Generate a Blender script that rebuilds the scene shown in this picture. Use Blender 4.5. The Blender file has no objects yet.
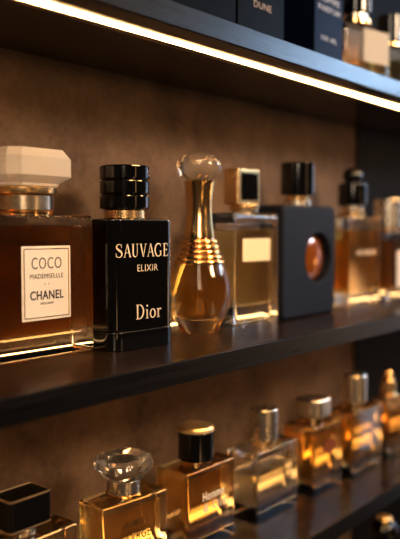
import bpy, bmesh, math, random
from mathutils import Vector, Matrix
random.seed(4)
PI = math.pi
S = bpy.context.scene
C = S.collection

# ------------------------------------------------------------------ materials
def new_mat(name):
    m = bpy.data.materials.new(name); m.use_nodes = True
    nt = m.node_tree
    return m, nt, nt.nodes['Principled BSDF'], nt.nodes['Material Output']

def pbr(name, col, rough=.4, metal=0., coat=0., spec=.5, var=.0, vscale=60., bump=0., bscale=300.):
    m, nt, b, o = new_mat(name)
    b.inputs['Base Color'].default_value = (*col, 1)
    b.inputs['Roughness'].default_value = rough
    b.inputs['Metallic'].default_value = metal
    b.inputs['Coat Weight'].default_value = coat
    b.inputs['Coat Roughness'].default_value = .04
    b.inputs['Specular IOR Level'].default_value = spec
    tc = nt.nodes.new('ShaderNodeTexCoord')
    n = nt.nodes.new('ShaderNodeTexNoise'); n.inputs['Scale'].default_value = vscale; n.inputs['Detail'].default_value = 3
    nt.links.new(tc.outputs['Object'], n.inputs['Vector'])
    r = nt.nodes.new('ShaderNodeMapRange')
    r.inputs['To Min'].default_value = max(.02, rough - .04); r.inputs['To Max'].default_value = rough + .04
    nt.links.new(n.outputs['Fac'], r.inputs['Value']); nt.links.new(r.outputs['Result'], b.inputs['Roughness'])
    if var:
        mx = nt.nodes.new('ShaderNodeMix'); mx.data_type = 'RGBA'
        mx.inputs[6].default_value = (*[c * (1 - var) for c in col], 1)
        mx.inputs[7].default_value = (*[min(1, c * (1 + var)) for c in col], 1)
        nt.links.new(n.outputs['Fac'], mx.inputs[0]); nt.links.new(mx.outputs[2], b.inputs['Base Color'])
    if bump:
        n2 = nt.nodes.new('ShaderNodeTexNoise'); n2.inputs['Scale'].default_value = bscale; n2.inputs['Detail'].default_value = 4
        nt.links.new(tc.outputs['Object'], n2.inputs['Vector'])
        bp = nt.nodes.new('ShaderNodeBump'); bp.inputs['Strength'].default_value = bump; bp.inputs['Distance'].default_value = .0006
        nt.links.new(n2.outputs['Fac'], bp.inputs['Height']); nt.links.new(bp.outputs['Normal'], b.inputs['Normal'])
    return m

def glass(name, col=(1, 1, 1), rough=0., ior=1.45, frost=0., thin=.03):
    m, nt, b, o = new_mat(name)
    b.inputs['Base Color'].default_value = (*col, 1)
    b.inputs['Roughness'].default_value = rough
    b.inputs['IOR'].default_value = ior
    b.inputs['Transmission Weight'].default_value = 1
    if frost:
        d = nt.nodes.new('ShaderNodeBsdfTranslucent'); d.inputs['Color'].default_value = (.95, .9, .82, 1)
        d2 = nt.nodes.new('ShaderNodeBsdfDiffuse'); d2.inputs['Color'].default_value = (.95, .9, .82, 1)
        a = nt.nodes.new('ShaderNodeMixShader'); a.inputs[0].default_value = .65
        mx = nt.nodes.new('ShaderNodeMixShader'); mx.inputs[0].default_value = frost
        nt.links.new(d.outputs[0], a.inputs[1]); nt.links.new(d2.outputs[0], a.inputs[2])
        nt.links.new(b.outputs[0], mx.inputs[1]); nt.links.new(a.outputs[0], mx.inputs[2])
        nt.links.new(mx.outputs[0], o.inputs['Surface'])
    last = o.inputs['Surface'].links[0].from_socket
    tr = nt.nodes.new('ShaderNodeBsdfTransparent'); m2 = nt.nodes.new('ShaderNodeMixShader'); m2.inputs[0].default_value = thin
    nt.links.new(last, m2.inputs[1]); nt.links.new(tr.outputs[0], m2.inputs[2]); nt.links.new(m2.outputs[0], o.inputs['Surface'])
    return m

def liquid(name, trans, length=.03, ior=.95, glow=(1., .44, .07), milk=.07):
    """clear fluid whose colour after `length` metres is `trans`; slightly cloudy, so it catches light"""
    m, nt, b, o = new_mat(name)
    nt.nodes.remove(b)
    g0 = nt.nodes.new('ShaderNodeBsdfGlass'); g0.inputs['IOR'].default_value = ior; g0.inputs['Roughness'].default_value = .02
    tr = nt.nodes.new('ShaderNodeBsdfTransparent')
    g = nt.nodes.new('ShaderNodeMixShader'); g.inputs[0].default_value = .6
    nt.links.new(g0.outputs[0], g.inputs[1]); nt.links.new(tr.outputs[0], g.inputs[2])
    tl = nt.nodes.new('ShaderNodeBsdfTranslucent'); tl.inputs['Color'].default_value = (*glow, 1)
    mx = nt.nodes.new('ShaderNodeMixShader'); mx.inputs[0].default_value = milk
    nt.links.new(g.outputs[0], mx.inputs[1]); nt.links.new(tl.outputs[0], mx.inputs[2])
    sig = [-math.log(t) / length for t in trans]
    D = max(sig) * 1.02
    v = nt.nodes.new('ShaderNodeVolumeAbsorption'); v.inputs['Density'].default_value = D
    v.inputs['Color'].default_value = (*[1 - s / D for s in sig], 1)
    nt.links.new(mx.outputs[0], o.inputs['Surface']); nt.links.new(v.outputs[0], o.inputs['Volume'])
    return m

def emission(name, col, strength):
    m, nt, b, o = new_mat(name)
    nt.nodes.remove(b)
    e = nt.nodes.new('ShaderNodeEmission'); e.inputs['Color'].default_value = (*col, 1); e.inputs['Strength'].default_value = strength
    nt.links.new(e.outputs[0], o.inputs['Surface'])
    return m

def wall_material(name, c0, c1, rough=.6):
    m, nt, b, o = new_mat(name)
    tc = nt.nodes.new('ShaderNodeTexCoord')
    n1 = nt.nodes.new('ShaderNodeTexNoise'); n1.inputs['Scale'].default_value = 16; n1.inputs['Detail'].default_value = 6; n1.inputs['Roughness'].default_value = .62
    n2 = nt.nodes.new('ShaderNodeTexNoise'); n2.inputs['Scale'].default_value = 260; n2.inputs['Detail'].default_value = 3
    for n in (n1, n2): nt.links.new(tc.outputs['Object'], n.inputs['Vector'])
    ad = nt.nodes.new('ShaderNodeMath'); ad.operation = 'MULTIPLY_ADD'; ad.inputs[1].default_value = .25
    nt.links.new(n2.outputs['Fac'], ad.inputs[0]); nt.links.new(n1.outputs['Fac'], ad.inputs[2])
    r = nt.nodes.new('ShaderNodeValToRGB')
    r.color_ramp.elements[0].position = .42; r.color_ramp.elements[0].color = (*c0, 1)
    r.color_ramp.elements[1].position = .80; r.color_ramp.elements[1].color = (*c1, 1)
    nt.links.new(ad.outputs[0], r.inputs['Fac']); nt.links.new(r.outputs['Color'], b.inputs['Base Color'])
    b.inputs['Roughness'].default_value = rough; b.inputs['Specular IOR Level'].default_value = .15
    bp = nt.nodes.new('ShaderNodeBump'); bp.inputs['Strength'].default_value = .25; bp.inputs['Distance'].default_value = .001
    nt.links.new(ad.outputs[0], bp.inputs['Height']); nt.links.new(bp.outputs['Normal'], b.inputs['Normal'])
    return m

def wood_material(name, c0, c1, rough):
    m, nt, b, o = new_mat(name)
    tc = nt.nodes.new('ShaderNodeTexCoord')
    mp = nt.nodes.new('ShaderNodeMapping'); mp.inputs['Scale'].default_value = (9, 150, 420)
    nt.links.new(tc.outputs['Object'], mp.inputs['Vector'])
    n = nt.nodes.new('ShaderNodeTexNoise'); n.inputs['Scale'].default_value = 1.; n.inputs['Detail'].default_value = 6; n.inputs['Roughness'].default_value = .7
    nt.links.new(mp.outputs[0], n.inputs['Vector'])
    r = nt.nodes.new('ShaderNodeValToRGB')
    r.color_ramp.elements[0].position = .35; r.color_ramp.elements[0].color = (*c0, 1)
    r.color_ramp.elements[1].position = .72; r.color_ramp.elements[1].color = (*c1, 1)
    nt.links.new(n.outputs['Fac'], r.inputs['Fac']); nt.links.new(r.outputs['Color'], b.inputs['Base Color'])
    rr_ = nt.nodes.new('ShaderNodeMapRange'); rr_.inputs['To Min'].default_value = rough - .07; rr_.inputs['To Max'].default_value = rough + .1
    nt.links.new(n.outputs['Fac'], rr_.inputs['Value']); nt.links.new(rr_.outputs[0], b.inputs['Roughness'])
    bp = nt.nodes.new('ShaderNodeBump'); bp.inputs['Strength'].default_value = .35; bp.inputs['Distance'].default_value = .0005
    nt.links.new(n.outputs['Fac'], bp.inputs['Height']); nt.links.new(bp.outputs['Normal'], b.inputs['Normal'])
    return m

M = {}
M['wall'] = wall_material('brown mottled panel', (.068, .042, .025), (.175, .116, .074))
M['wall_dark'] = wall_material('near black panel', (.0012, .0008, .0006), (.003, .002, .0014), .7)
M['wood'] = wood_material('dark stained wood', (.0045, .0028, .0018), (.058, .029, .0135), .22)
M['edge'] = wood_material('shaded wood edge', (.0016, .0013, .0013), (.014, .0115, .011), .28)  # same wood as the board, with the shade of the front put into its colour
M['edge'].node_tree.nodes['Principled BSDF'].inputs['Specular IOR Level'].default_value = .32
M['aluminium'] = pbr('dark aluminium', (.12, .1, .08), .4, 1.)
M['led'] = emission('warm strip light', (1., .60, .25), 21.)
M['added_rear_glow'] = emission('added rear glow strip', (1., .58, .22), 5.)  # strips added behind the bottles to light the liquids
M['added_rear_glow_mid'] = emission('added rear glow strip of the middle shelf', (1., .60, .24), 4.8)
M['led_low'] = emission('dimmer warm strip light', (1., .54, .19), 13.)
M['glass'] = glass('clear glass')
M['crystal'] = glass('frosted crystal', (1, .97, .92), .03, 1.5, .5)
M['crystal_clear'] = glass('cut crystal', (1, .98, .94), .0, 1.5, .05)
M['smoke_glass'] = glass('smoky bronze glass', (.5, .36, .22), .02)
M['liq_deep'] = liquid('deep amber perfume', (.86, .48, .15), .034, glow=(.9, .36, .05), milk=.03)
M['liq_amber'] = liquid('amber perfume', (.97, .68, .25), .028, glow=(1, .46, .07), milk=.08)
M['liq_gold'] = liquid('golden perfume', (.98, .66, .20), .036, glow=(1, .52, .12), milk=.08)
M['liq_pale'] = liquid('pale perfume', (.99, .89, .66), .026, glow=(1, .80, .50), milk=.24)
M['liq_brown'] = liquid('brown perfume', (.85, .52, .2), .03, milk=.1)
M['black'] = pbr('black lacquer', (.0014, .0014, .0017), .10, coat=.6)
M['black_soft'] = pbr('black satin', (.003, .0026, .0024), .25)
M['charcoal'] = pbr('sparkling charcoal', (.013, .0155, .024), .55, spec=.15, var=.5, vscale=900, bump=.9, bscale=1500)
M['gold'] = pbr('polished gold', (1., .70, .34), .14, 1.)
M['gold_soft'] = pbr('satin gold', (.95, .68, .36), .26, 1.)
M['silver'] = pbr('polished silver', (.88, .82, .74), .27, 1.)
M['satin_silver'] = pbr('satin silver', (.88, .80, .70), .3, 1.)
M['champagne'] = pbr('champagne metal', (.80, .68, .52), .24, 1.)
M['paper'] = pbr('cream label paper', (.74, .66, .56), .5, var=.05)
M['paper_gold'] = pbr('cream gold label', (.85, .66, .40), .4, var=.08)
M['ink'] = pbr('black ink', (.012, .010, .010), .5)
M['ink_brown'] = pbr('dark brown ink', (.03, .014, .006), .5)
M['ink_gold'] = pbr('pale gold print', (.92, .74, .52), .4, .3)
M['ink_tan'] = pbr('tan print', (.36, .24, .14), .5)
M['paper_dim'] = pbr('dimmed label paper', (.55, .46, .34), .6)  # cream paper darkened in its colour to offset the cool light on it
M['gold_satin'] = pbr('brushed gold', (1., .78, .46), .42, 1.)
M['ink_white'] = pbr('cream print', (.85, .80, .70), .4)
M['ink_grey'] = pbr('grey print', (.34, .32, .32), .5)
M['tube'] = glass('dip tube plastic', (1, .97, .9), .1, 1.2)
M['carton_black'] = pbr('black carton', (.0012, .001, .001), .5, spec=.06)
M['carton_blue'] = pbr('navy carton', (.005, .010, .032), .5, spec=.06)
M['amber_lens'] = pbr('amber lens', (.36, .10, .008), .2, .4, coat=1.)
M['amber_print'] = pbr('rust print', (.22, .055, .006), .5)

# ------------------------------------------------------------------ mesh helpers
def rr(w, d, r, n=5, cx=0, cy=0):
    """rounded rectangle; n=1 gives chamfered corners"""
    r = max(1e-5, min(r, w / 2 - 1e-5, d / 2 - 1e-5)); pts = []
    for k, (sx, sy) in enumerate(((1, 1), (-1, 1), (-1, -1), (1, -1))):
        for i in range(n + 1):
            a = PI / 2 * (k + i / n)
            pts.append((cx + sx * (w / 2 - r) + r * math.cos(a), cy + sy * (d / 2 - r) + r * math.sin(a)))
    return pts

def circ(r, n=48, cx=0, cy=0, ph=0.):
    return [(cx + r * math.cos(ph + 2 * PI * i / n), cy + r * math.sin(ph + 2 * PI * i / n)) for i in range(n)]

def at_z(pts, z): return [Vector((x, y, z)) for x, y in pts]
def at_y(pts, y): return [Vector((x, y, z)) for x, z in pts]

def loft(rings, cap0=True, cap1=True, flip=False, close=False):
    bm = bmesh.new()
    vs = [[bm.verts.new(p) for p in r] for r in rings]
    n = len(rings[0])
    seq = list(range(len(rings) - 1)) + ([len(rings) - 1] if close else [])
    for a in seq:
        b = (a + 1) % len(rings)
        for i in range(n):
            j = (i + 1) % n
            try: bm.faces.new((vs[a][i], vs[a][j], vs[b][j], vs[b][i]))
            except ValueError: pass
    if not close:
        if cap0: bm.faces.new(list(reversed(vs[0])))
        if cap1: bm.faces.new(vs[-1])
    bmesh.ops.recalc_face_normals(bm, faces=bm.faces)
    if flip: bmesh.ops.reverse_faces(bm, faces=bm.faces)
    return bm

def merge(*bms):
    out = bmesh.new()
    for b in bms:
        me = bpy.data.meshes.new('t'); b.to_mesh(me); out.from_mesh(me); bpy.data.meshes.remove(me); b.free()
    return out

def lathe(profile, n=48, **k):
    return loft([at_z(circ(max(r, 2e-5), n), z) for r, z in profile], **k)

def box_rings(w, d, z0, z1, r, b=.001, n=5, seg=3, btop=None, cx=0, cy=0):
    """rounded box as rings, bevelled at bottom (b) and top (btop)"""
    bt = b if btop is None else btop
    out = []
    for i in range(seg + 1):
        a = PI / 2 * i / seg
        o = b * (1 - math.sin(a)); out.append(at_z(rr(w - 2 * o, d - 2 * o, max(r - o, .0003), n, cx, cy), z0 + b * (1 - math.cos(a))))
    for i in range(seg + 1):
        a = PI / 2 * i / seg
        o = bt * (1 - math.cos(a)); out.append(at_z(rr(w - 2 * o, d - 2 * o, max(r - o, .0003), n, cx, cy), z1 - bt * (1 - math.sin(a))))
    return out

def rbox(w, d, z0, z1, r, b=.001, n=5, seg=3, btop=None, cx=0, cy=0, flip=False):
    return loft(box_rings(w, d, z0, z1, r, b, n, seg, btop, cx, cy), flip=flip)

def torus(R, r, z, n=48, k=10):
    return loft([[Vector(((R + r * math.cos(2 * PI * j / k)) * math.cos(2 * PI * i / n), (R + r * math.cos(2 * PI * j / k)) * math.sin(2 * PI * i / n), z + r * math.sin(2 * PI * j / k))) for j in range(k)] for i in range(n)], close=True)

def obj(name, bm, mat, parent=None, label=None, sharp=32):
    me = bpy.data.meshes.new(name); bm.to_mesh(me); bm.free()
    for p in me.polygons: p.use_smooth = True
    me.set_sharp_from_angle(angle=math.radians(sharp))
    me.materials.append(M[mat] if isinstance(mat, str) else mat)
    o = bpy.data.objects.new(name, me); C.objects.link(o)
    wn = o.modifiers.new('crisp_faces', 'WEIGHTED_NORMAL'); wn.keep_sharp = True; wn.weight = 100; wn.mode = 'FACE_AREA'
    if parent: o.parent = parent
    if label: o['label'] = label
    return o

def thing(name, label, cat, loc, rz=0., group=None):
    o = bpy.data.objects.new(name, None); C.objects.link(o)
    o.empty_display_size = .02
    o.location = loc; o.rotation_euler = (0, 0, math.radians(rz))
    o['label'] = label; o['category'] = cat
    if group: o['group'] = group
    return o

# lettering -------------------------------------------------------
def place_letters(name, bm, w, h, cx, cz, y, mat, parent, depth=.00012, wrap=None):
    """fit flat letters (xy) to w x h, stand them up on a front face at y"""
    xs = [v.co.x for v in bm.verts]; ys = [v.co.y for v in bm.verts]
    x0, x1, y0, y1 = min(xs), max(xs), min(ys), max(ys)
    sx = w / (x1 - x0); sy = h / (y1 - y0)
    for v in bm.verts:
        x = (v.co.x - (x0 + x1) / 2) * sx; z = (v.co.y - (y0 + y1) / 2) * sy
        px, dy = cx + x, 0.
        if wrap and abs(px) > wrap[0]:      # letters run round the corner of the body
            q = (abs(px) - wrap[0]) / wrap[1]
            dy = wrap[1] * (1 - math.cos(q)); px = math.copysign(wrap[0] + wrap[1] * math.sin(q), px)
        v.co = (px, y + dy, cz + z)
    r = bmesh.ops.extrude_face_region(bm, geom=list(bm.faces))
    for v in r['geom']:
        if isinstance(v, bmesh.types.BMVert): v.co.y -= depth
    bmesh.ops.recalc_face_normals(bm, faces=bm.faces)
    return obj(name, bm, mat, parent)

def text_bm(s, bold=0.):
    cu = bpy.data.curves.new('tmp', 'FONT'); cu.body = s; cu.offset = bold; cu.resolution_u = 3
    cu.space_character = 1.08
    o = bpy.data.objects.new('tmp', cu); C.objects.link(o)
    dg = bpy.context.evaluated_depsgraph_get(); dg.update()
    me = bpy.data.meshes.new_from_object(o.evaluated_get(dg))
    bm = bmesh.new(); bm.from_mesh(me)
    bpy.data.objects.remove(o); bpy.data.curves.remove(cu); bpy.data.meshes.remove(me)
    return bm

def text(s, w, h, cx, cz, y, mat, parent, bold=0.):
    return place_letters('lettering', text_bm(s, bold), w, h, cx, cz, y, mat, parent)

def arc(cx, cy, rx, ry, a0, a1, n=14):
    return [(cx + rx * math.cos(math.radians(a0 + (a1 - a0) * i / n)), cy + ry * math.sin(math.radians(a0 + (a1 - a0) * i / n))) for i in range(n + 1)]

T, K = .055, .135   # thin and thick stroke
def serif_glyphs():
    def lin(n): return [T + (K - T) * math.sin(PI * i / n) for i in range(n + 1)]
    g = {}
    s = [(.50, .74), (.49, .86), (.42, .95), (.30, .985), (.17, .94), (.10, .82), (.12, .69), (.22, .59), (.36, .50), (.48, .40), (.54, .27), (.50, .12), (.39, .03), (.26, .01), (.14, .05), (.07, .15), (.06, .27)]
    sw = [.04, .05, .06, .07, .08, .10, .13, .15, .16, .15, .13, .10, .08, .07, .06, .05, .04]
    g['S'] = (.64, [(s, sw), ([(.50, .70), (.50, .96)], .04), ([(.06, .04), (.06, .32)], .04)])
    g['A'] = (.74, [([(.07, 0), (.36, 1)], T), ([(.36, 1), (.67, 0)], K), ([(.17, .34), (.55, .34)], T), ([(-.03, .02), (.18, .02)], .045), ([(.53, .02), (.80, .02)], .045)])
    u = [(.16, 1), (.16, .30)] + arc(.38, .29, .22, .27, 185, 355, 10) + [(.60, .32), (.60, 1)]
    g['U'] = (.80, [(u, [K, K, K, K, K * .9, .1, .08, .07, .065, .06, T, T, T, T, T][:len(u)]), ([(.03, .98), (.29, .98)], .045), ([(.48, .98), (.72, .98)], .045)])
    g['V'] = (.74, [([(.10, 1), (.39, 0)], K), ([(.39, 0), (.64, 1)], T), ([(-.02, .98), (.23, .98)], .045), ([(.53, .98), (.76, .98)], .045)])
    c = arc(.42, .5, .37, .49, 48, 312, 22)
    g['G'] = (.86, [(c, [T + (K - T) * math.sin(PI * i / 22) for i in range(23)]), ([(.68, .05), (.68, .42)], K * .9), ([(.54, .42), (.80, .42)], .045), ([(.67, .72), (.67, .96)], .04)])
    g['E'] = (.66, [([(.16, 0), (.16, 1)], K), ([(.02, .02), (.58, .02)], .05), ([(.02, .98), (.55, .98)], .05), ([(.16, .51), (.42, .51)], .05), ([(.57, 0), (.59, .24)], .04), ([(.54, 1), (.54, .78)], .04), ([(.42, .40), (.42, .62)], .04)])
    d = [(.16, .975)] + arc(.30, .5, .42, .475, 90, -90, 18) + [(.16, .025)]
    g['D'] = (.84, [([(.16, 0), (.16, 1)], K), (d, [T] + [T + (K - T) * math.sin(PI * i / 18) for i in range(19)] + [T]), ([(.0, .02), (.3, .02)], .045), ([(.0, .98), (.3, .98)], .045)])
    g['i'] = (.34, [([(.16, 0), (.16, .62)], .12), ([(.02, .02), (.31, .02)], .045), ([(.04, .60), (.18, .60)], .045), ([(.16, .80), (.16, .93)], .13)])
    o = arc(.30, .31, .23, .295, 90, 450, 24)
    g['o'] = (.62, [(o, [T + (.125 - T) * abs(math.sin(2 * PI * i / 24)) for i in range(25)])])
    g['r'] = (.46, [([(.15, 0), (.15, .62)], .12), ([(.02, .02), (.32, .02)], .045), ([(.02, .60), (.16, .60)], .045), ([(.17, .42), (.24, .55), (.34, .60), (.44, .55)], [.06, .08, .10, .13])])
    return g

def serif_bm(s):
    G = serif_glyphs(); bm = bmesh.new(); x = 0
    for ch in s:
        adv, strokes = G[ch]
        for pts, w in strokes:
            ws = w if isinstance(w, list) else [w] * len(pts)
            L = []; R = []
            for i, (px, py) in enumerate(pts):
                a = pts[max(0, i - 1)]; b = pts[min(len(pts) - 1, i + 1)]
                dx, dy = b[0] - a[0], b[1] - a[1]; l = math.hypot(dx, dy) or 1
                nx, ny = -dy / l * ws[i] / 2, dx / l * ws[i] / 2
                L.append(bm.verts.new((x + px + nx, py + ny, 0))); R.append(bm.verts.new((x + px - nx, py - ny, 0)))
            for i in range(len(pts) - 1): bm.faces.new((R[i], R[i + 1], L[i + 1], L[i]))
        x += adv + .07
    return bm

def serif(s, w, h, cx, cz, y, mat, parent, wrap=None):
    return place_letters('lettering', serif_bm(s), w, h, cx, cz, y, mat, parent, wrap=wrap)

# ------------------------------------------------------------------ setting
YF, YB = .285, .406
X0, X1 = -.35, 1.75
ZU, ZM, ZL, ZB = .2086, 0., -.157, -.352     # tops of the four shelves
TH = .0138

def slab(name, x0, x1, y0, y1, z0, z1, mat, b=.0006):
    return loft(box_rings(x1 - x0, y1 - y0, z0, z1, .0006, b, 2, 2, None, (x0 + x1) / 2, (y0 + y1) / 2))
w = obj('wall_back', slab('w', X0, X1, YB, YB + .02, -.55, .62, 'wall'), 'wall'); w['kind'] = 'structure'
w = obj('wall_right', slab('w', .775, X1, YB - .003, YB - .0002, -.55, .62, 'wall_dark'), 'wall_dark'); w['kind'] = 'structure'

def shelf(z, label, led='led', rear=None):
    t = thing('display_shelf', label, 'shelf', ((X0 + X1) / 2, YF, z - TH), group='dark wood display shelves')
    L = X1 - X0
    # the board, with a shallow channel under it for the strip light
    prof = [(.0016, 0), (.0016, TH), (YB - YF - .0002, TH), (YB - YF - .0002, 0), (.0345, 0), (.0345, .0018), (.0165, .0018), (.0165, 0)]
    bev = []
    for i, p in enumerate(prof):
        if i in (0, 1):
            q = .0007
            bev += [p]
        else: bev.append(p)
    obj('board', loft([[Vector((sx * L / 2, y, zz)) for y, zz in bev] for sx in (-1, 1)]), 'wood', t)
    obj('front_edge', slab('e', -L / 2, L / 2, 0, .00155, 0, TH, 'edge', .0006), 'edge', t, 'front edge with its shade in the colour')
    if led:
        s = obj('light_strip', slab('s', -L / 2 + .005, L / 2 - .005, .0172, .0338, .0006, .0017, 'aluminium', .0001), 'aluminium', t, 'slim metal strip light holder')
        obj('light_diffuser', slab('d', -L / 2 + .006, L / 2 - .006, .0222, .0286, -.0002, .0005, led, .0001), led, s, 'added warm strip that brightens the liquids')
    if rear:  # added strip behind the bottles, there to make the liquids glow
        s = obj('added_glow_holder', slab('r', -L / 2 + .005, L / 2 - .005, YB - YF - .0145, YB - YF - .0062, TH - .0002, TH + .0008, 'aluminium', .0001), 'aluminium', t, 'slim metal holder of the added rear strip')
        obj('light_diffuser', slab('d', -L / 2 + .006, L / 2 - .006, YB - YF - .0130, YB - YF - .0075, TH + .0007, TH + .0013, rear, .0001), rear, s, 'added warm strip that brightens the liquids')
    return t
shelf(ZU, 'dark wood shelf with the glowing warm strip under it, highest shelf in view')
shelf(ZM, 'dark wood shelf carrying the large bottles in front of the lit brown wall', 'led_low', 'added_rear_glow_mid')
shelf(ZL, 'dark wood shelf carrying the small amber bottles below the large ones', 'led_low', 'added_rear_glow')
shelf(ZB, 'dark shelf at the very bottom right, below the small amber bottles')

# ------------------------------------------------------------------ bottles, middle shelf
GM, GL, GU, GB = 'perfume bottles on the middle shelf', 'small perfume bottles on the lower shelf', 'boxes and bottles on the top shelf', 'bottles on the bottom shelf'
CAT = 'perfume bottle'

def collar(t, r, z0, z1, mat, lab=None, name='collar'):
    b = min(.0006, (z1 - z0) / 4)
    return obj(name, lathe([(r - b, z0), (r, z0 + b), (r, z1 - b), (r - b, z1)]), mat, t, lab)

def label_plate(t, w, h, cx, cz, y, mat, rim=None, rimw=.0012, lab=None):
    o = None
    p = obj('label', loft([at_y(rr(w, h, .0005, 2, cx, cz), y), at_y(rr(w, h, .0005, 2, cx, cz), y - .00035)]), mat, t, lab)
    if rim:
        a, b = rr(w - rimw, h - rimw, .0004, 2, cx, cz), rr(w - rimw - .0009, h - rimw - .0009, .0004, 2, cx, cz)
        obj('gilt_border', loft([at_y(a, y - .0003), at_y(a, y - .0006), at_y(b, y - .0006), at_y(b, y - .0003)], close=True), rim, p, 'thin gold line')
    return p

# 1 square bottle with cream label
W, D, H = .0765, .042, .0870
t = thing('perfume_bottle', 'large square glass bottle of dark amber perfume with a cream label and crystal stopper', CAT, (.2860, .3755, 0), 0, GM)
obj('glass_body', rbox(W, D, .0, H, .0035, .0022, 5, 4, .0025), 'glass', t)
obj('perfume', rbox(W - .0125, D - .011, .0125, H - .0065, .003, .003, 5, 4, .002), 'liq_deep', t, 'dark amber liquid')
collar(t, .0172, H, H + .0024, 'gold', 'thin gold ring')
collar(t, .0178, H + .0024, .0990, 'champagne', 'brushed metal collar')
obj('collar', lathe([(.0165, .0990), (.0195, .0996), (.0200, .1005), (.0200, .1034), (.0192, .1043), (.016, .1046)]), 'gold_soft', t, 'gold flange')
cw, cd = .0490, .0420
obj('stopper', loft([at_z(rr(cw * .70, cd * .70, .004, 1), .1046), at_z(rr(cw * .72, cd * .72, .004, 1), .1062), at_z(rr(cw, cd, .0062, 1), .1105),
                  at_z(rr(cw, cd, .0062, 1), .1215), at_z(rr(cw * .86, cd * .86, .0062, 1), .1268)]), 'crystal', t, 'faceted crystal stopper', 15)
yf = -D / 2 - .00005
cx = .2850 - .2860
lp = label_plate(t, .0370, .0445, cx, .0460, yf, 'paper', 'gold', .003)
yl = yf - .0004
text('COCO', .0225, .0068, cx, .0580, yl, 'ink', lp, -.012)
text('MADEMSELLLE', .0250, .0028, cx, .0502, yl, 'ink', lp, -.006)
place_letters('lettering', merge(*[loft([at_z(circ(.3, 12, x0), 0)], cap0=True, cap1=False) for x0 in (0, 2.6)]), .0036, .0007, cx, .0455, yl, 'ink', lp)
text('CHANEL', .0252, .0054, cx, .0388, yl, 'ink', lp, .014)
text('SEESSEEP', .0100, .0012, cx, .0338, yl, 'ink_brown', lp)

# 2 black bottle with serif lettering
W, D, H = .0572, .041, .0850
t = thing('perfume_bottle', 'glossy black bottle with gold serif lettering and a ribbed black cap', CAT, (.3532, .3562, 0), -3, GM)
obj('glass_body', merge(rbox(W, D, .0128, H, .0095, .0007, 8, 3, .0014)), 'black', t)
obj('base_band', rbox(W + .0006, D + .0006, 0, .0124, .0098, .0008, 8, 3, .0008), 'black', t, 'black base band')
collar(t, .0137, H, .0912, 'gold_soft', 'pale gold collar')
pr = []
for k in range(3):
    z0 = .0912 + k * .0098; z1 = z0 + .0098
    pr += [(.0150, z0), (.0163, z0 + .0005), (.0168, z0 + .0012), (.0168, z1 - .0012), (.0163, z1 - .0005), (.0150, z1 - .0001)]
pr += [(.001, .0912 + .0294)]
obj('cap', lathe(pr, 56), 'black', t, 'black cap with three ribs')
yf = -D / 2 - .00003
serif('SAUVAGE', .0455, .0092, -.0022, .0645, yf, 'ink_gold', t, (W / 2 - .0095, .0095))
text('ELIXIR', .0185, .0044, .0015, .0530, yf, 'ink_gold', t, .0)
serif('Dior', .0232, .0098, .0024, .0243, yf, 'ink_gold', t)

# 3 amphora bottle
t = thing('perfume_bottle', 'curved teardrop glass bottle with gold neck rings and a round clear stopper', CAT, (.4312, .3555, 0), 0, GM)
out = [(.0110, 0), (.0132, .0006), (.0140, .0018), (.0158, .0060), (.0192, .0120), (.0213, .0185), (.0224, .0260), (.0225, .0310), (.0217, .0380), (.0200, .0450), (.0180, .0515), (.0150, .0590), (.0128, .0660), (.0110, .0720)]
out = [(r_ * (1.055 if z_ < .060 else 1.02), z_) for r_, z_ in out]
obj('glass_body', lathe(out, 64), 'glass', t)
liq = [(.0004, .0125), (.0080, .0128), (.0140, .0140), (.0172, .0172), (.0192, .0230), (.0201, .0285), (.0198, .0340), (.0186, .0400), (.0166, .0465), (.0140, .0530), (.0120, .0590), (.0095, .0650), (.0004, .0652)]
obj('perfume', lathe(liq, 64), 'liq_gold', t, 'golden liquid')
obj('dip_tube', lathe([(.0011, .016), (.0011, .064)], 12), 'tube', t)
for i in range(5):
    z = .0535 + i * .0038
    R = [.0176, .0162, .0149, .0137, .0127][i]
    obj('neck_ring', torus(R, .0017, z, 56, 12), 'gold', t)
obj('neck', lathe([(.0115, .0708), (.0116, .0725), (.0108, .0780), (.0100, .0850), (.0096, .0915), (.0097, .0985), (.0104, .1060), (.0114, .1125), (.0118, .1140), (.0110, .1146)], 56), 'gold', t, 'waisted golden neck')
cap = []
for i in range(17):
    a = -PI / 2 + PI * i / 16
    cap.append((.0172 * math.cos(a) ** .85 if 0 < i < 16 else .0003, .1250 + .0106 * math.sin(a)))
cap = [(.0105, .1147)] + [c for c in cap if c[1] > .1150]
obj('stopper', lathe(cap, 56), 'crystal_clear', t, 'round clear glass stopper')

# 4 tall clear bottle with gold framed cap
W, D, H = .0655, .028, .0915
t = thing('perfume_bottle', 'tall clear rectangular bottle with a small cream label and gold framed cap', CAT, (.4935, .3592, 0), 0, GM)
obj('glass_body', merge(rbox(W, D, 0, H, .005, .0018, 6, 4, .005), rbox(W - .012, D - .010, .0775, .0830, .003, .001, 5, 2, .001, flip=True)), 'glass', t)
obj('perfume', rbox(W - .012, D - .010, .0160, .0771, .003, .004, 5, 4, .0005), 'liq_pale', t, 'pale golden liquid')
collar(t, .0115, H - .0002, .0945, 'champagne'); collar(t, .0125, .0945, .0977, 'gold_soft')
obj('cap', rbox(.0310, .0150, .0977, .1265, .0018, .0008, cx=-.003), 'gold_soft', t, 'gold framed rectangular cap')
obj('cap_inlay', loft([at_y(rr(.0225, .0215, .0006, 2, -.003, .1123), -.00754), at_y(rr(.0225, .0215, .0006, 2, -.003, .1123), -.0079)]), 'black', t, 'dark glossy panel in the cap')
lp = label_plate(t, .0385, .0185, -.0022, .0615, -D / 2 - .00005, 'paper_gold', None)

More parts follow.
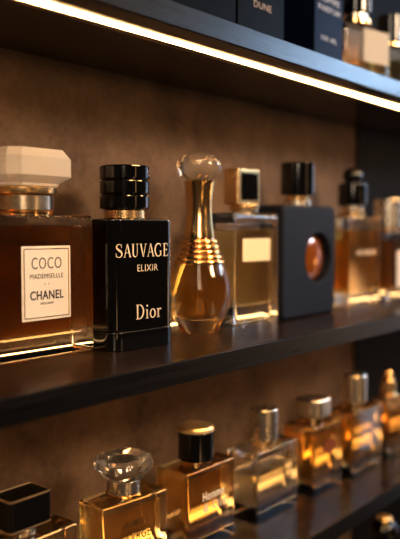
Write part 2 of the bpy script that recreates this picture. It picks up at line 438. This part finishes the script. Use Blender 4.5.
# 5 charcoal slab bottle with round amber window
W, D, H = .0910, .0285, .0990
t = thing('perfume_bottle', 'matte charcoal slab bottle with a round amber window in its front', CAT, (.5732, .3580, 0), 0, GM)
n = 12
hx, hz, hr = .0145, .0520, .0222
def rz_(w, h, r, y): return at_y(rr(w, h, r, n, 0, H / 2), y)
def hz_(r, y): # same winding and start angle as rr
    pts = []
    base = rr(W, H, .006, n, 0, H / 2)
    for k in range(4):
        for i in range(n + 1):
            a = PI / 2 * (k + i / n) ; pts.append((hx + r * math.cos(a), hz + r * math.sin(a)))
    return at_y(pts, y)
b = .0032
rings = []
for i in range(5):
    a = PI / 2 * i / 4; o = b * (1 - math.sin(a)); rings.append(rz_(W - 2 * o, H - 2 * o, .006, D / 2 - b * (1 - math.cos(a))))
for i in range(5):
    a = PI / 2 * i / 4; o = b * (1 - math.cos(a)); rings.append(rz_(W - 2 * o, H - 2 * o, .006, -D / 2 + b * (1 - math.sin(a))))
rings += [hz_(hr + .0012, -D / 2), hz_(hr, -D / 2 + .0009), hz_(hr - .0008, -D / 2 + .009)]
obj('bottle_body', loft(rings), 'charcoal', t)
dome = [((hr - .0009) * math.cos(PI / 2 * i / 8), -D / 2 + .0088 - .0055 * math.sin(PI / 2 * i / 8)) for i in range(9)]
obj('amber_window', loft([at_y(circ(max(r, 2e-5), 40, hx, hz), y) for r, y in dome]), 'amber_lens', t, 'round glowing amber window')
collar(t, .0120, H - .0003, .1040, 'silver'); collar(t, .0100, .1040, .1085, 'gold_soft')
obj('cap', lathe([(.0145, .1085), (.0152, .1092), (.0152, .1362), (.0145, .1372), (.0004, .1374)]), 'black', t, 'black cylindrical cap')

# 6 amber bottle with black ball cap
W, D, H = .0735, .030, .0905
t = thing('perfume_bottle', 'amber rectangular bottle topped by a black cap with a round ball', CAT, (.6817, .3605, 0), 0, GM)
obj('glass_body', rbox(W, D, 0, H, .004, .0018, 5, 4, .003), 'glass', t)
obj('perfume', rbox(W - .012, D - .010, .0140, H - .013, .003, .003, 5, 4, .001), 'liq_amber', t, 'amber liquid')
collar(t, .0122, H - .0002, .0960, 'gold_soft'); collar(t, .0108, .0960, .1020, 'silver')
obj('cap', lathe([(.0138, .1020), (.0146, .1028), (.0146, .1225), (.0138, .1238), (.0080, .1246), (.0062, .1262)] , 48), 'black', t)
obj('cap_ball', lathe([(max(.0105 * math.cos(-PI / 2 + PI * i / 14), .0003), .1318 + .0078 * math.sin(-PI / 2 + PI * i / 14)) for i in range(15)], 40), 'black', t, 'round ball on the cap')
text('MUNIENE', .042, .0052, .003, .0545, -D / 2 - .00005, 'ink_gold', t, .02)

# 7 last bottle with silver cap
W, D, H = .060, .030, .0760
t = thing('perfume_bottle', 'amber bottle with a wide silver cylinder cap at the far end of the row', CAT, (.7570, .3570, 0), 0, GM)
obj('glass_body', rbox(W, D, 0, H, .004, .0018, 5, 4, .003), 'glass', t)
obj('perfume', rbox(W - .012, D - .010, .0120, H - .010, .003, .003, 5, 4, .001), 'liq_brown', t, 'brown amber liquid')
collar(t, .0125, H - .0002, .0790, 'gold_soft')
obj('cap', lathe([(.0145, .0790), (.0152, .0797), (.0152, .1095), (.0145, .1103), (.0004, .1104)]), 'silver', t, 'silver cylinder cap')
label_plate(t, .030, .040, .006, .035, -D / 2 - .00005, 'paper', None)

# ------------------------------------------------------------------ bottles, lower shelf
# A black square cap
W, D, H = .0650, .0240, .0605
t = thing('perfume_bottle', 'smoky bottle with a square black cap edged in gold at the lower left corner', CAT, (.2562, .3440, ZL), 0, GL)
obj('glass_body', rbox(W, D, 0, H, .0022, .0014, 4, 3, .0018), 'glass', t)
obj('perfume', rbox(W - .008, D - .007, .008, H - .012, .002, .002, 4, 3, .001), 'liq_deep', t)
for k in range(3): collar(t, .0085, H + .0002 + k * .0021, H + .0021 + k * .0021, 'champagne')
obj('cap', rbox(.0290, .0200, .0668, .0846, .0025, .0007, 5, 3, .0009), 'black_soft', t, 'square black cap')
fr = []
for z in (.0670, .0845):
    a, bq = rr(.0292, .0202, .0026, 5), rr(.0276, .0186, .0020, 5)
    fr.append(loft([at_z(a, z - .0004), at_z(a, z + .0003), at_z(bq, z + .0004), at_z(bq, z - .0003)], close=True))
obj('cap_trim', merge(*fr), 'gold_satin', t, 'thin gold edging of the cap')
# B crystal stopper
W, D, H = .0560, .0270, .0590
t = thing('perfume_bottle', 'small amber bottle with an eight sided crystal stopper and dark lettering', CAT, (.3425, .3480, ZL), -6, GL)
obj('glass_body', rbox(W, D, 0, H, .0030, .0014, 5, 4, .0022), 'glass', t)
obj('perfume', rbox(W - .009, D - .008, .009, H - .0065, .0025, .002, 5, 4, .001), 'liq_gold', t, 'golden liquid')
collar(t, .0122, H - .0002, .0602, 'gold'); collar(t, .0112, .0602, .0700, 'silver', 'silver collar')
obj('stopper', loft([at_z(rr(.022, .022, .006, 3), .0700), at_z(rr(.026, .026, .007, 3), .0726), at_z(rr(.0345, .0320, .0095, 3), .0770), at_z(rr(.0350, .0325, .0097, 3), .0815), at_z(rr(.0320, .0295, .0088, 3), .0850), at_z(rr(.0230, .0210, .0065, 3), .0862)]), 'crystal_clear', t, 'faceted crystal stopper', 12)
yf = -D / 2 - .00004
text('JAIMIS', .0180, .0062, -.003, .0425, yf, 'ink_brown', t, .012)
text("L'LVRGE", .0250, .0060, -.0005, .0343, yf, 'ink_brown', t, .012)
# H black cap with gold top
W, D, H = .0580, .0310, .0615
t = thing('perfume_bottle', 'amber bottle with a round black cap topped in gold and pale two line lettering', CAT, (.4200, .3495, ZL), 0, GL)
obj('glass_body', rbox(W, D, 0, H, .0032, .0014, 5, 4, .0022), 'glass', t)
obj('perfume', rbox(W - .009, D - .009, .009, H - .0060, .0028, .004, 5, 4, .001), 'liq_amber', t, 'amber liquid')
collar(t, .0110, H - .0002, .0640, 'gold')
cp = obj('cap', lathe([(.0130, .0640), (.0136, .0646), (.0136, .0845), (.0133, .0850), (.0004, .0850)]), 'black', t, 'round black cap')
obj('cap_disc', lathe([(.0134, .0850), (.0137, .0856), (.0135, .0874), (.0122, .0890), (.0070, .0900), (.0003, .0903)]), 'gold_satin', cp, 'gold cap top')
yf = -D / 2 - .00004
text('Homme', .0250, .0066, .0015, .0400, yf, 'ink_white', t, .02)
text('& Old', .0270, .0066, .0030, .0315, yf, 'ink_gold', t, .02)
# C clear bottle, silver cap
W, D, H = .0605, .0305, .0578
t = thing('perfume_bottle', 'clear thick glass bottle half filled with pale perfume under a silver cap', CAT, (.5015, .3448, ZL), 0, GL)
obj('glass_body', merge(rbox(W, D, 0, H, .0018, .0012, 4, 3, .0016), rbox(W - .010, D - .009, .0385, .0515, .002, .001, 4, 2, .001, flip=True)), 'glass', t)
obj('perfume', rbox(W - .010, D - .009, .0130, .0381, .002, .0015, 4, 3, .0005), 'liq_pale', t, 'pale golden liquid')
collar(t, .0100, H - .0002, .0620, 'gold_soft')
obj('cap', lathe([(.0118, .0620), (.0123, .0626), (.0123, .0866), (.0117, .0874), (.0004, .0875)]), 'silver', t, 'silver cylinder cap')
# D amber bottle with soft square silver cap
W, D, H = .0530, .0320, .0620
t = thing('perfume_bottle', 'amber bottle with a wide soft square silver cap and a rust oval mark', CAT, (.5770, .3418, ZL), 0, GL)
obj('glass_body', rbox(W, D, 0, H, .0026, .0014, 5, 3, .002), 'glass', t)
obj('perfume', rbox(W - .009, D - .009, .010, H - .0075, .0025, .002, 5, 3, .001), 'liq_amber', t, 'amber liquid')
collar(t, .0082, H - .0002, .0672, 'gold')
obj('cap', rbox(.0295, .0270, .0672, .0835, .0090, .0012, 8, 3, .0024), 'satin_silver', t, 'soft square silver cap')
obj('oval_mark', loft([at_y(circ(1, 32), -D / 2 - .00002)] , cap1=False) if False else loft([[Vector((.002 + .0130 * math.cos(2 * PI * i / 32), y, .041 + .0065 * math.sin(2 * PI * i / 32))) for i in range(32)] for y in (-D / 2 - .00002, -D / 2 - .0002)]), 'amber_print', t, 'rust coloured oval')
# E amber bottle with slim silver cap
W, D, H = .0650, .0295, .0640
t = thing('perfume_bottle', 'amber bottle with a slim tall silver cap between the square capped and dark bottles', CAT, (.6450, .3362, ZL), 0, GL)
obj('glass_body', rbox(W, D, 0, H, .0022, .0014, 4, 3, .0018), 'glass', t)
obj('perfume', rbox(W - .010, D - .009, .012, H - .0080, .002, .0015, 4, 3, .001), 'liq_amber', t, 'amber liquid')
collar(t, .0088, H - .0002, .0680, 'gold_soft')
obj('cap', lathe([(.0112, .0680), (.0118, .0686), (.0118, .0936), (.0111, .0945), (.0004, .0946)]), 'satin_silver', t, 'slim silver cap')
# F dark bottle with ball atomiser
W, D, H = .0560, .0290, .0610
t = thing('perfume_bottle', 'dark amber bottle with a small ball topped atomiser cap, last on the lower shelf', CAT, (.7170, .3352, ZL), 0, GL)
obj('glass_body', rbox(W, D, 0, H, .0026, .0014, 5, 3, .008), 'glass', t)
obj('perfume', rbox(W - .010, D - .009, .012, H - .0090, .0025, .0015, 5, 3, .004), 'liq_brown', t, 'dark amber liquid')
obj('cap', lathe([(.0092, H - .0002), (.0095, .0625), (.0082, .0640), (.0078, .0690), (.0074, .0770), (.0050, .0795), (.0040, .0802)]), 'gold_soft', t, 'tapered metal cap')
obj('cap_ball', lathe([(max(.0050 * math.cos(-PI / 2 + PI * i / 12), .0003), .0842 + .0044 * math.sin(-PI / 2 + PI * i / 12)) for i in range(13)], 32), 'gold', t)

# ------------------------------------------------------------------ top shelf
def carton(label, x0, x1, y0, d, h, mat):
    t = thing('perfume_box', label, 'box', ((x0 + x1) / 2, y0 + d / 2, ZU), 0, GU)
    wq = x1 - x0
    obj('carton', rbox(wq, d, 0, h * .74, .0005, .0004, 2, 2), mat, t)
    obj('lid', rbox(wq + .0008, d + .0008, h * .74 + .0002, h, .0006, .0005, 2, 2), mat, t)
    return t, wq, -d / 2
t, wq, yf = carton('plain black box standing leftmost on the top shelf', .3500, .4222, .315, .055, .120, 'carton_black')
t, wq, yf = carton('black box with small gold lettering on the top shelf', .4245, .4835, .315, .055, .120, 'carton_black')
text('DUNE', .0225, .0050, .0010, .0322, yf - .00005, 'ink_tan', t, .01)
t, wq, yf = carton('navy blue box with grey lettering on the top shelf', .5285, .5755, .315, .062, .090, 'carton_blue')
text('HOMME', .034, .0055, 0, .0590, yf - .00005, 'ink_grey', t, .02)
text('PARFUM', .036, .0050, 0, .0510, yf - .00005, 'ink_grey', t, .02)
text('100 ML', .026, .0042, 0, .0270, yf - .00005, 'ink_grey', t, .02)
# dark amber bottle with label
W, D, H = .0640, .032, .0580
t = thing('perfume_bottle', 'dark amber bottle with a cream label on the top shelf', CAT, (.6330, .3345, ZU), -13, GU)
obj('glass_body', rbox(W, D, 0, H, .004, .0016, 5, 3, .010), 'glass', t)
obj('perfume', rbox(W - .010, D - .009, .010, H - .0100, .003, .002, 5, 3, .005), 'liq_deep', t, 'dark amber liquid')
collar(t, .0150, H - .0002, .0630, 'gold'); collar(t, .0125, .0630, .0680, 'champagne')
obj('cap', lathe([(.0150, .0680), (.0156, .0686), (.0156, .0950), (.0148, .0960), (.0004, .0962)]), 'black', t, 'black cap')
lp = label_plate(t, .0360, .0300, .0120, .0375, -D / 2 - .00005, 'paper_dim', None)
# pale bottle at the end
W, D, H = .0560, .030, .0520
t = thing('perfume_bottle', 'golden bottle beside the cream labelled one at the end of the top shelf', CAT, (.7080, .3345, ZU), -13, GU)
obj('glass_body', rbox(W, D, 0, H, .004, .0016, 5, 3, .006), 'glass', t)
obj('perfume', rbox(W - .010, D - .009, .008, H - .0100, .003, .002, 5, 3, .003), 'liq_amber', t, 'amber liquid')
collar(t, .0105, H - .0002, .0560, 'gold')
obj('cap', lathe([(.0128, .0560), (.0134, .0566), (.0134, .0820), (.0127, .0828), (.0004, .0829)]), 'black', t, 'black cap')

# ------------------------------------------------------------------ bottom shelf
W, D, H = .0640, .030, .0905
t = thing('perfume_bottle', 'dark bottle with a black ball cap just below the lower shelf edge', CAT, (.7009, .3300, ZB), 0, GB)
obj('glass_body', rbox(W, D, 0, H, .004, .0018, 5, 3, .003), 'glass', t)
obj('perfume', rbox(W - .012, D - .010, .0140, H - .013, .003, .003, 5, 3, .001), 'liq_deep', t)
collar(t, .0122, H - .0002, .0990, 'silver')
obj('cap', lathe([(.0140, .0990), (.0146, .0997), (.0146, .1180)] + [(max(.0146 * math.cos(PI / 2 * i / 8), .0003), .1180 + .0140 * math.sin(PI / 2 * i / 8)) for i in range(1, 9)], 40), 'black', t, 'domed black cap')
obj('cap_disc', lathe([(.0075, .1300), (.0085, .1316), (.0070, .1330), (.0004, .1336)]), 'gold_satin', t, 'gold top of the cap')
t = thing('perfume_bottle', 'bottle with a small silver cap below the lower shelf edge at bottom right', CAT, (.6170, .3300, ZB), 0, GB)
W, D, H = .0600, .030, .0860
obj('glass_body', rbox(W, D, 0, H, .004, .0018, 5, 3, .003), 'glass', t)
obj('perfume', rbox(W - .012, D - .010, .0140, H - .013, .003, .003, 5, 3, .001), 'liq_amber', t)
collar(t, .0105, H - .0002, .0930, 'gold_soft')
obj('cap', lathe([(.0118, .0930), (.0124, .0936), (.0124, .1140), (.0117, .1148), (.0004, .1150)]), 'silver', t, 'small silver cap')

# ------------------------------------------------------------------ light
def area(name, loc, target, sx, sy, power, col, spread=180):
    l = bpy.data.lights.new(name, 'AREA'); l.shape = 'RECTANGLE'; l.size = sx; l.size_y = sy; l.energy = power; l.color = col; l.spread = math.radians(spread)
    o = bpy.data.objects.new(name, l); C.objects.link(o); o.location = loc
    o.rotation_euler = (Vector(target) - Vector(loc)).to_track_quat('-Z', 'Y').to_euler()
    return o
def spot(name, loc, target, power, deg, radius, col):
    l = bpy.data.lights.new(name, 'SPOT'); l.energy = power; l.color = col; l.spot_size = math.radians(deg); l.spot_blend = 1.; l.shadow_soft_size = radius
    o = bpy.data.objects.new(name, l); C.objects.link(o); o.location = loc
    o.rotation_euler = (Vector(target) - Vector(loc)).to_track_quat('-Z', 'Y').to_euler()
area('ceiling_lamp', (.62, -.85, .68), (.47, .40, .10), .34, .28, 1.5, (1, .74, .50), 60)
area('warm_room_lamp', (-.45, -.35, .55), (.30, .35, .04), .25, .7, 3.2, (1, .82, .62))
area('cool_window_light', (1.62, -.10, .62), (.55, .33, .10), .06, .40, .75, (.60, .77, 1))
area('added_cool_light', (1.45, -.22, .43), (.45, .285, .20), .42, .16, 3.0, (.46, .70, 1))  # added light, tints the right end of the upper shelf front blue
area('low_window_light', (1.62, -.16, -.38), (.55, .33, -.10), .05, .40, .07, (.66, .80, 1))
area('added_sheen_light', (1.45, -.85, .68), (.4, .30, .15), .40, .22, .6, (1, .86, .74))  # extra light out of view, added for sheen on the upper shelf front

# the dim room behind the camera: darkness, plus warm blobs added for glints
wd = bpy.data.worlds.new('dim_room'); S.world = wd; wd.use_nodes = True
nt = wd.node_tree; bg = nt.nodes['Background']
tc = nt.nodes.new('ShaderNodeTexCoord'); vo = nt.nodes.new('ShaderNodeTexVoronoi'); vo.inputs['Scale'].default_value = 3.2
nt.links.new(tc.outputs['Generated'], vo.inputs['Vector'])
rp = nt.nodes.new('ShaderNodeValToRGB'); e = rp.color_ramp.elements
e[0].position = .0; e[0].color = (3.2, 2.0, .95, 1); e[1].position = .20; e[1].color = (.022, .014, .009, 1)
k = e.new(.13); k.color = (2.4, 1.4, .6, 1)
nt.links.new(vo.outputs['Distance'], rp.inputs['Fac']); nt.links.new(rp.outputs['Color'], bg.inputs['Color'])
bg.inputs['Strength'].default_value = 1.8
# bluish glow added far right, for blue stripes on the bottle edges
dt = nt.nodes.new('ShaderNodeVectorMath'); dt.operation = 'DOT_PRODUCT'; dt.inputs[1].default_value = Vector((.99, -.08, .06)).normalized()
nt.links.new(tc.outputs['Generated'], dt.inputs[0])
mr = nt.nodes.new('ShaderNodeMapRange'); mr.inputs['From Min'].default_value = .93; mr.inputs['From Max'].default_value = .985; mr.interpolation_type = 'SMOOTHSTEP'
nt.links.new(dt.outputs['Value'], mr.inputs['Value'])
b2 = nt.nodes.new('ShaderNodeBackground'); b2.inputs['Color'].default_value = (.5, .68, 1, 1)
ml = nt.nodes.new('ShaderNodeMath'); ml.operation = 'MULTIPLY'; ml.inputs[1].default_value = 1.1
nt.links.new(mr.outputs[0], ml.inputs[0]); nt.links.new(ml.outputs[0], b2.inputs['Strength'])
ads = nt.nodes.new('ShaderNodeAddShader'); nt.links.new(bg.outputs[0], ads.inputs[0]); nt.links.new(b2.outputs[0], ads.inputs[1])
nt.links.new(ads.outputs[0], nt.nodes['World Output'].inputs['Surface'])

# ------------------------------------------------------------------ camera
f = 740.
p = math.atan(41.5 / f); th = math.atan(f / 610 / math.cos(p))
cam = bpy.data.cameras.new('camera'); co = bpy.data.objects.new('camera', cam); C.objects.link(co)
cam.sensor_fit = 'HORIZONTAL'; cam.sensor_width = 36; cam.lens = 36 * f / 400
cam.clip_start = .01; cam.clip_end = 50
co.location = (0, 0, .079); co.rotation_euler = (PI / 2 - p, 0, -th)
cam.dof.use_dof = True; cam.dof.focus_distance = .475; cam.dof.aperture_fstop = 6.2
S.camera = co

S.view_settings.view_transform = 'Standard'
S.view_settings.look = 'None'
S.view_settings.exposure = .62; S.view_settings.gamma = .84
cy = S.cycles
cy.use_denoising = True
cy.max_bounces = 24; cy.transmission_bounces = 20; cy.glossy_bounces = 8; cy.diffuse_bounces = 4; cy.transparent_max_bounces = 12
cy.caustics_reflective = True; cy.caustics_refractive = True; cy.blur_glossy = .4
cy.sample_clamp_indirect = 20.
